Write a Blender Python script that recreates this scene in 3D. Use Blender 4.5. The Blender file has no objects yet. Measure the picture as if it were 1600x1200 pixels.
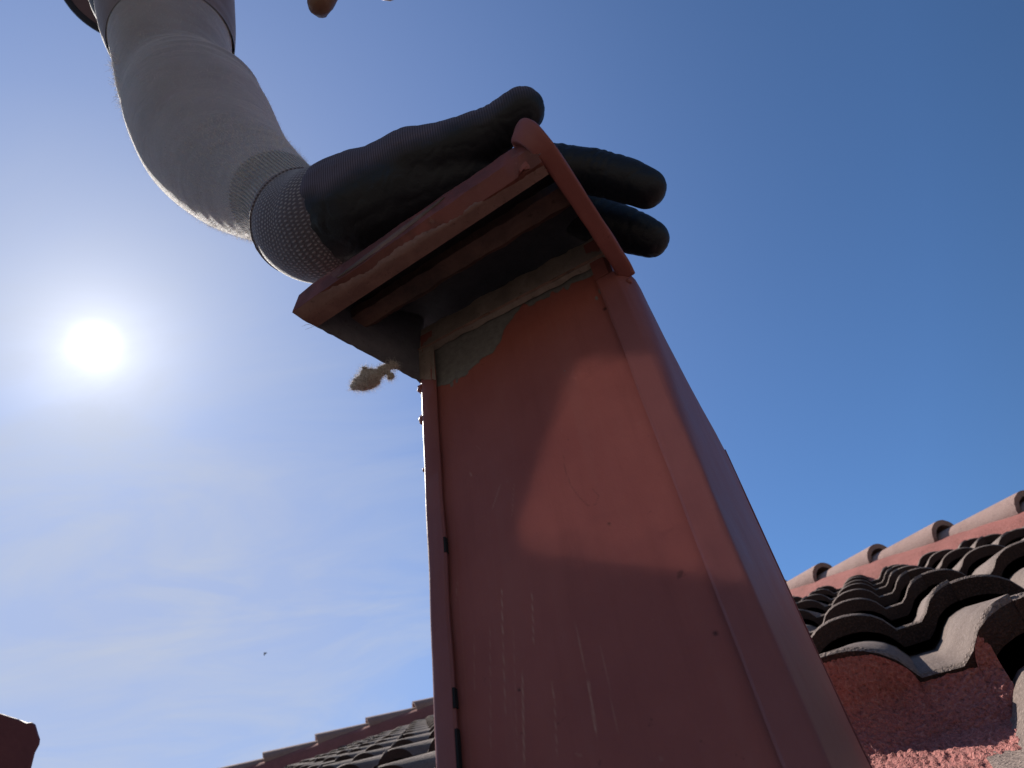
import bpy, bmesh, math, random
import numpy as np
from mathutils import Vector, Matrix, noise

random.seed(7)
sc = bpy.context.scene
COL = sc.collection
R_ = math.radians

# ------------------------------------------------------------------ frames
FPX = 1100.0                      # focal length of the phone camera, in pixels of a 1600 px wide picture
def _n(v):
    v = np.array(v, float); return v / np.linalg.norm(v)
UPC = _n((-182, 1016, 1100))      # plumb line seen from the camera (x right, y up, z ahead)
SUNC = _n((-652, 60, 1100))       # direction to the sun, same axes
CAMH = 5.0                        # height of the phone above the ground
def _rh(v): return np.array([v[0], v[1], -v[2]], float)
_A = _rh(UPC)
_Y = _rh((0, 0, 1)) - _A * _A.dot(_rh((0, 0, 1))); _Y = _n(_Y)
_X = np.cross(_Y, _A)
W3 = np.array([_X, _Y, _A])       # rows: world axes in camera axes
def cw(v):                        # camera-axis direction -> world direction
    return Vector(W3 @ _rh(v))
def cp(v):                        # camera-axis point -> world point
    return cw(v) + Vector((0, 0, CAMH))
def px(x, y, z):                  # a place seen at (x, y), z metres ahead
    return cp(((x - 800) / FPX * z, (600 - y) / FPX * z, z))

# ------------------------------------------------------------------ camera
cam_d = bpy.data.cameras.new("camera")
cam = bpy.data.objects.new("camera", cam_d); COL.objects.link(cam)
cam_d.sensor_width = 36.0
cam_d.lens = FPX / 1600 * 36.0
cam_d.clip_start = 0.005
cam_d.clip_end = 20000
mx = Matrix.Identity(4)
for i, ax in enumerate(((1, 0, 0), (0, 1, 0), (0, 0, -1))):
    w = cw(ax)
    for r in range(3): mx[r][i] = w[r]
mx[2][3] = CAMH
cam.matrix_world = mx
cam_d.dof.use_dof = True
cam_d.dof.focus_distance = 0.40
cam_d.dof.aperture_fstop = 24.0
sc.camera = cam

# ------------------------------------------------------------------ light
SUN = cw(SUNC)
sun_el = math.asin(SUN.z)
sun_az = math.atan2(SUN.x, SUN.y)
ld = bpy.data.lights.new("sun", "SUN")
ld.energy = 5.0; ld.angle = R_(0.53); ld.color = (1.0, 0.93, 0.84)
lo = bpy.data.objects.new("sun", ld); COL.objects.link(lo)
lo.rotation_euler = SUN.to_track_quat('Z', 'Y').to_euler()

class NT:                         # small node helper
    def __init__(s, tree):
        s.t = tree; s.n = tree.nodes; s.l = tree.links
    def __call__(s, kind, inputs=None, **kw):
        nd = s.n.new(kind)
        for k, v in kw.items(): setattr(nd, k, v)
        for k, v in (inputs or {}).items():
            sock = nd.inputs[k]
            if hasattr(v, 'is_output') or isinstance(v, bpy.types.NodeSocket): s.l.new(v, sock)
            else:
                try: sock.default_value = v
                except Exception: sock.default_value = tuple(v) + (1.0,)
        return nd
    def math(s, op, a, b=None, clamp=False):
        d = {0: a}
        if b is not None: d[1] = b
        return s('ShaderNodeMath', d, operation=op, use_clamp=clamp).outputs[0]
    def mix(s, f, a, b, mode='MIX'):
        m = s('ShaderNodeMix', data_type='RGBA', blend_type=mode)
        for k, v in ((0, f), (6, a), (7, b)):
            if isinstance(v, bpy.types.NodeSocket): s.l.new(v, m.inputs[k])
            elif k == 0: m.inputs[0].default_value = v
            else: m.inputs[k].default_value = tuple(v)[:3] + (1.0,)
        return m.outputs[2]
    def ramp(s, f, *stops):
        r = s('ShaderNodeValToRGB', {0: f})
        e = r.color_ramp.elements
        while len(e) < len(stops): e.new(0.5)
        for q, (p, c) in zip(e, stops):
            q.position = p
            q.color = (c, c, c, 1) if isinstance(c, (int, float)) else tuple(c)[:3] + (1,)
        return r.outputs[0]
    def noise(s, vec, scale, detail=4, rough=.55, dist=0.0):
        return s('ShaderNodeTexNoise', {'Vector': vec, 'Scale': scale, 'Detail': detail, 'Roughness': rough, 'Distortion': dist}).outputs[0]

world = bpy.data.worlds.new("World"); sc.world = world; world.use_nodes = True
wt = NT(world.node_tree); wt.n.clear()
sky = wt('ShaderNodeTexSky', sky_type='NISHITA', sun_disc=False, sun_elevation=sun_el, sun_rotation=sun_az,
         altitude=200, air_density=1.15, dust_density=0.12, ozone_density=2.6)
geo = wt('ShaderNodeTexCoord').outputs['Generated']
dotp = wt('ShaderNodeVectorMath', {0: geo, 1: tuple(SUN)}, operation='DOT_PRODUCT').outputs['Value']
ang = wt.math('ARCCOSINE', wt.math('MINIMUM', dotp, 1.0))       # radians from the sun
def lobe(width, gain, power=1.0):
    q = wt.math('DIVIDE', ang, width)
    q = wt.math('POWER', q, power)
    return wt.math('MULTIPLY', wt.math('EXPONENT', wt.math('MULTIPLY', q, -1.0)), gain)
# thin cirrus, laid out on a high flat layer
sp = wt('ShaderNodeSeparateXYZ', {0: geo})
zz = wt.math('MAXIMUM', sp.outputs[2], 0.05)
cvec = wt('ShaderNodeCombineXYZ', {0: wt.math('DIVIDE', sp.outputs[0], zz), 1: wt.math('DIVIDE', sp.outputs[1], zz), 2: 0.0}).outputs[0]
cmap = wt('ShaderNodeMapping', {0: cvec, 'Rotation': (0, 0, 0.5), 'Scale': (1.0, 1.8, 1.0)}).outputs[0]
cn1 = wt.noise(cmap, 1.7, 9, .60, 0.7)
cn2 = wt.noise(cvec, 0.8, 4, .5, 0.3)
cloudDir = tuple(cw(_n((150 - 800, 600 - 1010, 1100))))
cdot = wt('ShaderNodeVectorMath', {0: geo, 1: cloudDir}, operation='DOT_PRODUCT').outputs['Value']
cang = wt.math('ARCCOSINE', wt.math('MINIMUM', cdot, 1.0))
cmask = wt.ramp(cang, (0.0, 1.0), (0.25, 0.85), (0.66, 0.0))
cl = wt.math('MULTIPLY', wt.ramp(cn1, (0.40, 0.0), (0.66, 1.0)), wt.ramp(cn2, (0.30, 0.35), (0.62, 1.0)))
cl = wt.math('MULTIPLY', wt.math('MULTIPLY', cl, cmask), 0.70)
SKYG = 0.105
base = wt('ShaderNodeVectorMath', {0: sky.outputs[0], 1: (SKYG * 0.54, SKYG * 0.78, SKYG * 1.02)}, operation='MULTIPLY').outputs[0]
lift = wt.ramp(sp.outputs[2], (0.0, 1.0), (0.45, 0.80), (0.75, 0.30), (0.98, 0.02))
base = wt('ShaderNodeVectorMath', {0: base, 'Scale': wt.math('ADD', wt.math('MULTIPLY', lift, 0.40), 1.0)}, operation='SCALE').outputs[0]
far = wt.ramp(wt.math('DIVIDE', ang, math.pi), (0.34, (1, 1, 1)), (0.50, (.62, .55, .50)), (0.8, (.50, .42, .36)))
base = wt.mix(1.0, base, far, 'MULTIPLY')
hz = wt.math('MAXIMUM', lobe(0.36, 0.90, 1.25), wt.math('MULTIPLY', cmask, 0.80))
tot = wt.mix(hz, base, (0.430, 0.468, 0.580))
tot = wt('ShaderNodeVectorMath', {0: tot, 1: wt('ShaderNodeVectorMath', {0: (0.30, 0.42, 0.95), 'Scale': lobe(0.78, 0.125, 4.0)}, operation='SCALE').outputs[0]}, operation='ADD').outputs[0]
aur = wt.math('ADD', wt.math('ADD', lobe(0.10, 0.36, 1.0), lobe(0.050, 0.60, 1.1)), lobe(0.0155, 4.0, 2.0))
aurc = wt('ShaderNodeVectorMath', {0: (1.0, 1.0, 1.0), 'Scale': aur}, operation='SCALE').outputs[0]
tot = wt('ShaderNodeVectorMath', {0: tot, 1: aurc}, operation='ADD').outputs[0]
tot = wt.mix(cl, tot, (0.60, 0.63, 0.68))
bg = wt('ShaderNodeBackground', {0: tot, 'Strength': 0.645})
wo = wt('ShaderNodeOutputWorld', {0: bg.outputs[0]})

sc.view_settings.view_transform = 'Standard'
sc.view_settings.look = 'None'
sc.view_settings.exposure = 0.63
sc.view_settings.gamma = 1.0
sc.cycles.use_guiding = True          # finds the sunlight thrown back by the phone
sc.cycles.sample_clamp_indirect = 0
sc.cycles.blur_glossy = 0

# ------------------------------------------------------------------ helpers
def tag(o, label=None, cat=None, group=None, kind=None):
    if label: o['label'] = label
    if cat: o['category'] = cat
    if group: o['group'] = group
    if kind: o['kind'] = kind
    return o
def empty(name, loc, label=None, cat=None, group=None, kind=None):
    o = bpy.data.objects.new(name, None); COL.objects.link(o); o.location = loc
    o.empty_display_size = 0.05
    o['_inv'] = 0; del o['_inv']
    return tag(o, label, cat, group, kind)
def link(name, me, mat, parent=None, smooth=True, sharp=40):
    o = bpy.data.objects.new(name, me); COL.objects.link(o)
    for m in (mat if isinstance(mat, (list, tuple)) else [mat]): me.materials.append(m)
    if smooth:
        me.polygons.foreach_set('use_smooth', [True] * len(me.polygons))
        if sharp: me.set_sharp_from_angle(angle=R_(sharp))
    if parent is not None:
        o.parent = parent
        o.matrix_parent_inverse = Matrix.Translation(-parent.location) if parent.type == 'EMPTY' else Matrix.Identity(4)
    return o
def mesh(name, verts, faces, mat, parent=None, smooth=True, sharp=40, uv=None, recalc=False):
    me = bpy.data.meshes.new(name)
    me.from_pydata([tuple(v) for v in verts], [], faces)
    if recalc:
        b = bmesh.new(); b.from_mesh(me); bmesh.ops.recalc_face_normals(b, faces=b.faces); b.to_mesh(me); b.free()
    if uv is not None:
        lay = me.uv_layers.new(name='UVMap')
        for pl in me.polygons:
            us = [uv[me.loops[i].vertex_index] for i in pl.loop_indices]
            wrap = max(u[0] for u in us) - min(u[0] for u in us) > .5
            for i, u in zip(pl.loop_indices, us):
                lay.data[i].uv = (u[0] + 1 if wrap and u[0] < .5 else u[0], u[1])
    me.validate(); me.update()
    return link(name, me, mat, parent, smooth, sharp)
def catmull(pts, n):
    out = []
    P = [np.array(p, float) for p in pts]
    P = [2 * P[0] - P[1]] + P + [2 * P[-1] - P[-2]]
    for i in range(1, len(P) - 2):
        for k in range(n):
            t = k / n
            out.append(.5 * ((2 * P[i]) + (-P[i-1] + P[i+1]) * t + (2*P[i-1] - 5*P[i] + 4*P[i+1] - P[i+2]) * t*t + (-P[i-1] + 3*P[i] - 3*P[i+1] + P[i+2]) * t**3))
    out.append(P[-2]); return out
def tube(name, pts, mat, parent=None, n=8, seg=48, cap=True, wob=None, sharp=50, flat=1.0, flatdir=None):
    """pts: (x, y, z, r) in world; a smooth swept tube with uv (around, along)"""
    S = catmull(pts, n); V = []; F = []; UV = []
    ref = None; acc = 0
    for i, p in enumerate(S):
        c = Vector(p[:3]); a = Vector(S[max(i-1, 0)][:3]); b = Vector(S[min(i+1, len(S)-1)][:3])
        t = (b - a).normalized()
        if ref is None:
            ref = t.orthogonal().normalized() if flatdir is None else (flatdir - t * flatdir.dot(t)).normalized()
        ref = (ref - t * ref.dot(t)).normalized()
        s2 = t.cross(ref)
        if i: acc += (c - Vector(S[i-1][:3])).length
        for k in range(seg):
            an = 2 * math.pi * k / seg
            r = p[3] * (1 + (wob(acc, an) if wob else 0))
            V.append(c + (ref * math.cos(an) * flat + s2 * math.sin(an)) * r)
            UV.append((k / seg, acc))
    for i in range(len(S) - 1):
        for k in range(seg):
            F.append((i*seg + k, i*seg + (k+1) % seg, (i+1)*seg + (k+1) % seg, (i+1)*seg + k))
    if cap:
        F.append(tuple(range(seg))[::-1]); F.append(tuple((len(S)-1)*seg + k for k in range(seg)))
    return mesh(name, V, F, mat, parent, uv=UV, sharp=sharp, recalc=True)
def capsule(bm, a, b, ra, rb, seg=20, rings=6):
    """round cone between two points"""
    a = Vector(a); b = Vector(b); d = b - a; L = d.length
    if L < 1e-6: return
    t = d / L; u = t.orthogonal().normalized(); v = t.cross(u)
    rows = []
    prof = [(-ra * math.cos(q), ra * math.sin(q)) for q in [math.pi/2 * i / rings for i in range(rings + 1)]]
    prof += [(L + rb * math.sin(q), rb * math.cos(q)) for q in [math.pi/2 * i / rings for i in range(rings + 1)]]
    for (h, r) in prof:
        if r < 1e-7:
            rows.append([bm.verts.new(a + t * h)])
        else:
            rows.append([bm.verts.new(a + t * h + (u * math.cos(2*math.pi*k/seg) + v * math.sin(2*math.pi*k/seg)) * r) for k in range(seg)])
    for i in range(len(rows) - 1):
        A, B = rows[i], rows[i+1]
        for k in range(seg):
            k2 = (k + 1) % seg
            if len(A) == 1: bm.faces.new((A[0], B[k2], B[k]))
            elif len(B) == 1: bm.faces.new((A[k], A[k2], B[0]))
            else: bm.faces.new((A[k], A[k2], B[k2], B[k]))
def blend(name, chains, voxel, mat, parent=None, smooth=8, fac=.5, disp=None):
    """chains of (x,y,z,r) fused into one continuous skin"""
    bm = bmesh.new()
    for ch in chains:
        for p, q in zip(ch, ch[1:]):
            capsule(bm, p[:3], q[:3], p[3], q[3])
    me = bpy.data.meshes.new(name + '_src'); bm.to_mesh(me); bm.free()
    o = bpy.data.objects.new(name + '_src', me); COL.objects.link(o)
    m = o.modifiers.new('r', 'REMESH'); m.mode = 'VOXEL'; m.voxel_size = voxel; m.adaptivity = 0
    s = o.modifiers.new('s', 'SMOOTH'); s.iterations = smooth; s.factor = fac
    dg = bpy.context.evaluated_depsgraph_get(); dg.update()
    me2 = bpy.data.meshes.new_from_object(o.evaluated_get(dg))
    bpy.data.objects.remove(o); bpy.data.meshes.remove(me)
    me2.name = name
    if disp:
        k = len(me2.vertices); co = np.empty(k * 3, 'f'); no = np.empty(k * 3, 'f')
        me2.vertices.foreach_get('co', co); me2.vertex_normals.foreach_get('vector', no)
        co = co.reshape(-1, 3); no = no.reshape(-1, 3)
        co = np.array([disp(Vector(c), Vector(n))[:] for c, n in zip(co, no)], 'f')
        me2.vertices.foreach_set('co', co.reshape(-1)); me2.update()
    return link(name, me2, mat, parent, sharp=None)

# ------------------------------------------------------------------ materials
def newmat(name):
    m = bpy.data.materials.new(name); m.use_nodes = True
    t = NT(m.node_tree); t.n.clear()
    b = t('ShaderNodeBsdfPrincipled'); o = t('ShaderNodeOutputMaterial', {0: b.outputs[0]})
    return m, t, b
def setin(t, b, **kw):
    for k, v in kw.items():
        s = b.inputs[k.replace('_', ' ')]
        if isinstance(v, bpy.types.NodeSocket): t.l.new(v, s)
        else: s.default_value = v if not isinstance(v, (tuple, list)) or len(v) == 4 else tuple(v) + (1,)
def bump(t, h, strength, dist, prev=None):
    d = {'Height': h, 'Strength': strength, 'Distance': dist}
    if prev is not None: d['Normal'] = prev
    return t('ShaderNodeBump', d).outputs[0]

def mat_paint(name, c0, c1, rough=.50, masks=False):
    m, t, b = newmat(name)
    P = t('ShaderNodeTexCoord').outputs['Object']
    n1 = t.noise(P, 18, 5, .6); n2 = t.noise(P, 240, 3, .6); n3 = t.noise(P, 1500, 2, .5)
    col = t.mix(t.ramp(n1, (.35, 0.), (.68, 1.)), c0, c1)
    spk = t.ramp(n2, (.68, 0.), (.76, 1.))
    col = t.mix(t.math('MULTIPLY', spk, .35), col, (.30, .12, .10))
    sv = t.noise(t('ShaderNodeMapping', {0: P, 'Scale': (1, 1, .07)}).outputs[0], 130, 5, .6)
    col = t.mix(t.math('MULTIPLY', t.ramp(sv, (.50, 0.), (.74, 1.)), .10), col, (.34, .17, .15))
    col = t.mix(t.math('MULTIPLY', t.ramp(sv, (.28, 1.), (.44, 0.)), .12), col, (.08, .022, .020))
    dk = t.ramp(t.noise(P, 120, 4, .65), (.24, 1.), (.31, 0.))
    col = t.mix(t.math('MULTIPLY', dk, .5), col, (.03, .012, .010))
    r = t.math('ADD', t.math('MULTIPLY', n1, .25), rough - .12)
    if masks:
        at = t('ShaderNodeAttribute', attribute_name='wear')
        s3 = t('ShaderNodeSeparateColor', {0: at.outputs['Color']})
        g = t.mix(t.ramp(t.noise(P, 300, 5, .7), (.35, 0.), (.7, 1.)), (.135, .130, .138), (.195, .186, .192))
        col = t.mix(s3.outputs[0], col, g)
        col = t.mix(s3.outputs[1], col, (.42, .22, .17))
        col = t.mix(s3.outputs[2], col, (.02, .010, .010))
        r = t.math('ADD', r, t.math('MULTIPLY', s3.outputs[0], .25))
    nb = bump(t, n3, .25, .0004)
    nb = bump(t, t.noise(P, 60, 3, .5), .30, .0022, nb)
    setin(t, b, Base_Color=col, Roughness=r, Normal=nb, Specular_IOR_Level=.22)
    return m
M = {}
M['paint'] = mat_paint('red_painted_metal', (.225, .076, .074), (.275, .097, .092))
M['panel'] = mat_paint('red_painted_panel', (.265, .078, .068), (.315, .098, .084), masks=True)
def mat_hood():
    m = mat_paint('soot_stained_red_metal', (.175, .055, .050), (.215, .068, .060)); t = NT(m.node_tree)
    b = [n for n in t.n if n.type == 'BSDF_PRINCIPLED'][0]
    P = t('ShaderNodeTexCoord').outputs['Object']
    src = b.inputs['Base Color'].links[0].from_socket
    st = t.ramp(t.noise(t('ShaderNodeMapping', {0: P, 'Location': (.3, .1, .7)}).outputs[0], 34, 5, .62, .5), (.50, 0.), (.60, 1.))
    c = t.mix(t.math('MULTIPLY', st, .45), src, (.045, .026, .026))
    pe = t.ramp(t.noise(P, 75, 7, .7, .3), (.60, 0.), (.63, 1.))
    c = t.mix(t.math('MULTIPLY', pe, .35), c, (.22, .13, .11))
    t.l.new(c, b.inputs['Base Color'])
    return m
M['hoodpaint'] = mat_hood()
M['paint2'] = mat_paint('dull_red_metal', (.13, .055, .08), (.16, .065, .09), .6)

def mat_bare(name, a, bcol, rough=.6, sc1=90):
    m, t, b = newmat(name)
    P = t('ShaderNodeTexCoord').outputs['Object']
    n1 = t.noise(P, sc1, 7, .68, .4)
    col = t.mix(t.ramp(n1, (.34, 0.), (.66, 1.)), a, bcol)
    col = t.mix(t.math('MULTIPLY', t.ramp(t.noise(P, 420, 4, .7), (.60, 0.), (.70, 1.)), .6), col, (.02, .015, .013))
    setin(t, b, Base_Color=col, Roughness=rough, Normal=bump(t, t.noise(P, 500, 4, .6), .5, .0006))
    return m
M['bare'] = mat_bare('ledge_highlight_tone', (.15, .075, .064), (.23, .130, .110))  # warm tone for the highlight strip on the ledge
M['strip'] = mat_bare('rubbed_brown_primer', (.160, .084, .078), (.230, .130, .120))
M['ledge'] = mat_bare('bare_weathered_metal', (.19, .150, .142), (.30, .240, .225), .55)
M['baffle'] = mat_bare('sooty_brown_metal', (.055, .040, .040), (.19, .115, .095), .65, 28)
M['dark'] = mat_bare('shade_dark_metal', (.040, .045, .062), (.075, .078, .100), .7, 40)  # shade inside hood and box, put into the colour
M['cheek'] = mat_bare('blue_grey_metal', (.080, .082, .108), (.125, .122, .150), .6, 60)  # bluish grey for the two cheeks

def mat_tile(name, c0, c1, c2, gran=900, edge=False):
    m, t, b = newmat(name)
    P = t('ShaderNodeTexCoord').outputs['Object']
    n1 = t.noise(P, 7, 6, .62); n2 = t.noise(P, gran, 2, .6); n3 = t.noise(P, 55, 6, .7)
    col = t.mix(t.ramp(n1, (.36, 0.), (.64, 1.)), c0, c1)
    col = t.mix(t.math('MULTIPLY', t.ramp(n2, (.50, 0.), (.70, 1.)), .55), col, c2)
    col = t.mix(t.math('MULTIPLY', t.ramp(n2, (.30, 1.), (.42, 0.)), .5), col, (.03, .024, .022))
    col = t.mix(t.math('MULTIPLY', t.ramp(n3, (.56, 0.), (.70, 1.)), .35), col, (.05, .045, .038))
    nb = bump(t, n2, 1.0, .0022 if not edge else .003)
    nb = bump(t, n3, .5, .003, nb)
    setin(t, b, Base_Color=col, Roughness=.88, Normal=nb, Specular_IOR_Level=.25)
    return m
M['tile'] = mat_tile('weathered_concrete_tile', (.135, .098, .083), (.19, .145, .125), (.36, .28, .245), 480)
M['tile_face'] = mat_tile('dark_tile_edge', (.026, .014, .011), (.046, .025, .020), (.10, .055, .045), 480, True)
M['hip'] = mat_tile('pink_stained_hip_tile', (.27, .165, .140), (.33, .215, .185), (.45, .33, .29), 400)
M['mortar'] = mat_tile('pink_painted_mortar', (.24, .078, .064), (.30, .100, .084), (.42, .19, .16), 260)
M['mortar_rough'] = mat_tile('coarse_red_mortar', (.29, .098, .086), (.37, .135, .118), (.50, .25, .21), 420, True)

def mat_plain(name, c, rough=.7, sheen=0, bumps=(400, .3, .001), c2=None, n=30, **kw):
    m, t, b = newmat(name)
    P = t('ShaderNodeTexCoord').outputs['Object']
    col = t.mix(t.ramp(t.noise(P, n, 5, .6), (.35, 0.), (.65, 1.)), c, c2 or tuple(x * 1.25 for x in c))
    setin(t, b, Base_Color=col, Roughness=rough, Normal=bump(t, t.noise(P, bumps[0], 4, .6), bumps[1], bumps[2]))
    if sheen:
        setin(t, b, Sheen_Weight=sheen, Sheen_Roughness=.35)
    setin(t, b, **kw)
    return m
M['slot'] = mat_plain('black_gap', (.006, .005, .006), .9)
M['skin'] = mat_plain('skin', (.14, .072, .05), .5, 0, (900, .3, .0004), Subsurface_Weight=.25, Subsurface_Scale=.008)
M['shirt'] = mat_plain('dark_blue_shirt_cloth', (.035, .055, .085), .9, .6)
M['trousers'] = mat_plain('grey_work_trousers', (.07, .07, .075), .9, .2)
M['shoe'] = mat_plain('dark_boot_leather', (.03, .025, .022), .6)
M['hat'] = mat_plain('mauve_hat_cloth', (.12, .075, .085), .95, .3)
M['hat_edge'] = mat_plain('dark_hat_binding', (.012, .012, .02), .8)
M['hair'] = mat_plain('dark_hair', (.02, .015, .012), .6)
M['ground'] = mat_plain('dry_ground', (.16, .13, .09), .95, 0, (3, .5, .05), n=.6)
M['wall'] = mat_plain('cream_rendered_wall', (.50, .44, .36), .9, 0, (60, .4, .004), n=2)
M['glass'] = mat_plain('window_glass', (.02, .03, .035), .08, 0, (1, .0, .001))
M['frame'] = mat_plain('white_window_frame', (.75, .75, .72), .5)
M['bird'] = mat_plain('dark_feathers', (.03, .028, .03), .8)
M['lint'] = mat_plain('grey_brown_lint', (.34, .29, .27), 1.0, .6, (900, 1.0, .003), c2=(.52, .46, .43), n=240)
M['thread'] = mat_plain('pale_thread', (.75, .72, .70), .8, .3)

def mat_glove():
    m, t, b = newmat('black_nitrile_coating')
    P = t('ShaderNodeTexCoord').outputs['Object']
    n1 = t.noise(P, 35, 4, .6); n2 = t.noise(P, 900, 3, .6)
    col = t.mix(n1, (.0045, .006, .012), (.009, .010, .017))
    # bare knit on the back of the hand: a wavy edge across the thumb side
    d = KNIT_N
    dp = t('ShaderNodeVectorMath', {0: P, 1: tuple(d)}, operation='DOT_PRODUCT').outputs['Value']
    edge = KNIT_EDGE
    q = t.math('ADD', dp, t.math('MULTIPLY', t.math('SUBTRACT', t.noise(P, 45, 2, .5), .5), .012))
    mk = t.ramp(t.math('ADD', q, .5 - edge), (.4996, 0.), (.5006, 1.))
    kn = t('ShaderNodeTexWave', {'Vector': P, 'Scale': 260.0, 'Distortion': .4}).outputs[1]
    col = t.mix(t.math('MULTIPLY', mk, .9), col, t.mix(kn, (.055, .047, .075), (.14, .12, .17)))
    setin(t, b, Base_Color=col, Roughness=t.math('ADD', .50, t.math('MULTIPLY', mk, .35)),
          Normal=bump(t, n1, .15, .002, bump(t, n2, .4, .0005)), Sheen_Weight=.03, Specular_IOR_Level=.32)
    return m
def mat_cuff():
    m, t, b = newmat('purple_grey_glove_knit')
    uv = t('ShaderNodeUVMap').outputs[0]
    s = t('ShaderNodeSeparateXYZ', {0: uv})
    # rows of small raised stitches around the wrist
    row = t.math('ADD', t.math('MULTIPLY', s.outputs[1], 1 / .0022), t.math('MULTIPLY', t.noise(t('ShaderNodeTexCoord').outputs['Object'], 70, 2, .5), 2.2))
    ph = t.math('MULTIPLY', t.math('MODULO', t.math('FLOOR', row), 2.0), .5)
    nz1 = t.noise(t('ShaderNodeTexCoord').outputs['Object'], 90, 2, .5)
    u = t.math('FRACT', t.math('ADD', t.math('ADD', t.math('MULTIPLY', s.outputs[0], 90.0), ph), t.math('MULTIPLY', nz1, 1.6)))
    v = t.math('FRACT', row)
    du = t.math('POWER', t.math('SUBTRACT', u, .5), 2.0); dv = t.math('POWER', t.math('MULTIPLY', t.math('SUBTRACT', v, .5), .8), 2.0)
    d = t.math('SQRT', t.math('ADD', du, dv))
    dot = t.ramp(d, (.13, 1.), (.32, 0.))
    P = t('ShaderNodeTexCoord').outputs['Object']
    col = t.mix(t.math('MULTIPLY', dot, t.ramp(t.noise(P, 60, 3, .6), (.3, .55), (.7, 1.))), (.085, .074, .100), (.30, .275, .34))
    setin(t, b, Base_Color=col, Roughness=.9, Sheen_Weight=.5, Sheen_Roughness=.4, Normal=bump(t, dot, .9, .0008))
    return m
def mat_sleeve():
    m, t, b = newmat('grey_sleeve_knit')
    uv = t('ShaderNodeUVMap').outputs[0]
    s = t('ShaderNodeSeparateXYZ', {0: uv})
    P = t('ShaderNodeTexCoord').outputs['Object']
    wv = t.math('SINE', t.math('MULTIPLY', s.outputs[0], 2 * math.pi * 74))
    inr = t.ramp(s.outputs[1], (0.0, 0.), (SL['rib0'], 0.), (SL['rib0'] + .002, 1.), (SL['rib1'], 1.), (SL['rib1'] + .001, 0.))
    fine = t.math('SINE', t.math('MULTIPLY', s.outputs[1], 2 * math.pi * 900))
    h = t.math('MULTIPLY', wv, inr)
    c = t.mix(t.ramp(t.noise(P, 25, 5, .6), (.35, 0.), (.7, 1.)), (.275, .268, .318), (.335, .322, .378))
    c = t.mix(t.math('MULTIPLY', t.math('ADD', t.math('MULTIPLY', h, .5), .5), t.math('MULTIPLY', inr, .55)), c, (.17, .16, .18))
    nb = bump(t, fine, .12, .0004)
    nb = bump(t, t.noise(P, 1600, 3, .6), .5, .0006, nb)
    nb = bump(t, h, .9, .0012, nb)
    nb = bump(t, t.noise(t('ShaderNodeMapping', {0: P, 'Scale': (1, 1, 2.4)}).outputs[0], 26, 3, .5, .6), .35, .004, nb)
    setin(t, b, Base_Color=c, Roughness=.9, Sheen_Weight=1.0, Sheen_Roughness=.30, Normal=nb,
          Subsurface_Weight=.35, Subsurface_Scale=.008)
    return m

# ================================================================== STRUCTURE
# ground: one sheet out to the horizon
gv = []; gf = []
radii = [0, 6, 14, 30, 80, 300, 1200, 5000]
gv.append((0, 0, 0)); seg = 48
for r in radii[1:]:
    for k in range(seg):
        a = 2 * math.pi * k / seg
        gv.append((r * math.cos(a), r * math.sin(a), 0.0))
for k in range(seg): gf.append((0, 1 + k, 1 + (k + 1) % seg))
for i in range(len(radii) - 2):
    for k in range(seg):
        a0 = 1 + i * seg; a1_ = a0 + seg
        gf.append((a0 + k, a1_ + k, a1_ + (k + 1) % seg, a0 + (k + 1) % seg))
tag(mesh('ground', gv, gf, M['ground']), kind='structure')

# ---- the tiled roof: plane axes (U up the slope, V along the courses, N out of it), all in camera axes
EXP = 0.40                                   # exposed length of a course
U_ = np.array([.43202008, -.21850865, .87499293]); V_ = np.array([.84947543, .424448, -.31342525]); N_ = np.array([-.30290287, .87869099, .36898779])
HR = .2003545 * EXP
U0, V1, V2 = .33353, -.00159, .089674        # phase of the courses, feet of the two nearest rolls
PER = 0.335
def rp(u, v, h):                             # u, v in courses; h metres above the course line
    return cp((h - HR) * N_ + u * EXP * U_ + v * EXP * V_)
roof = empty('tiled_roof', rp(4, -1, 0), 'low weathered concrete tile roof rising behind the red vent with pink hip tiles', 'roof')

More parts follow.
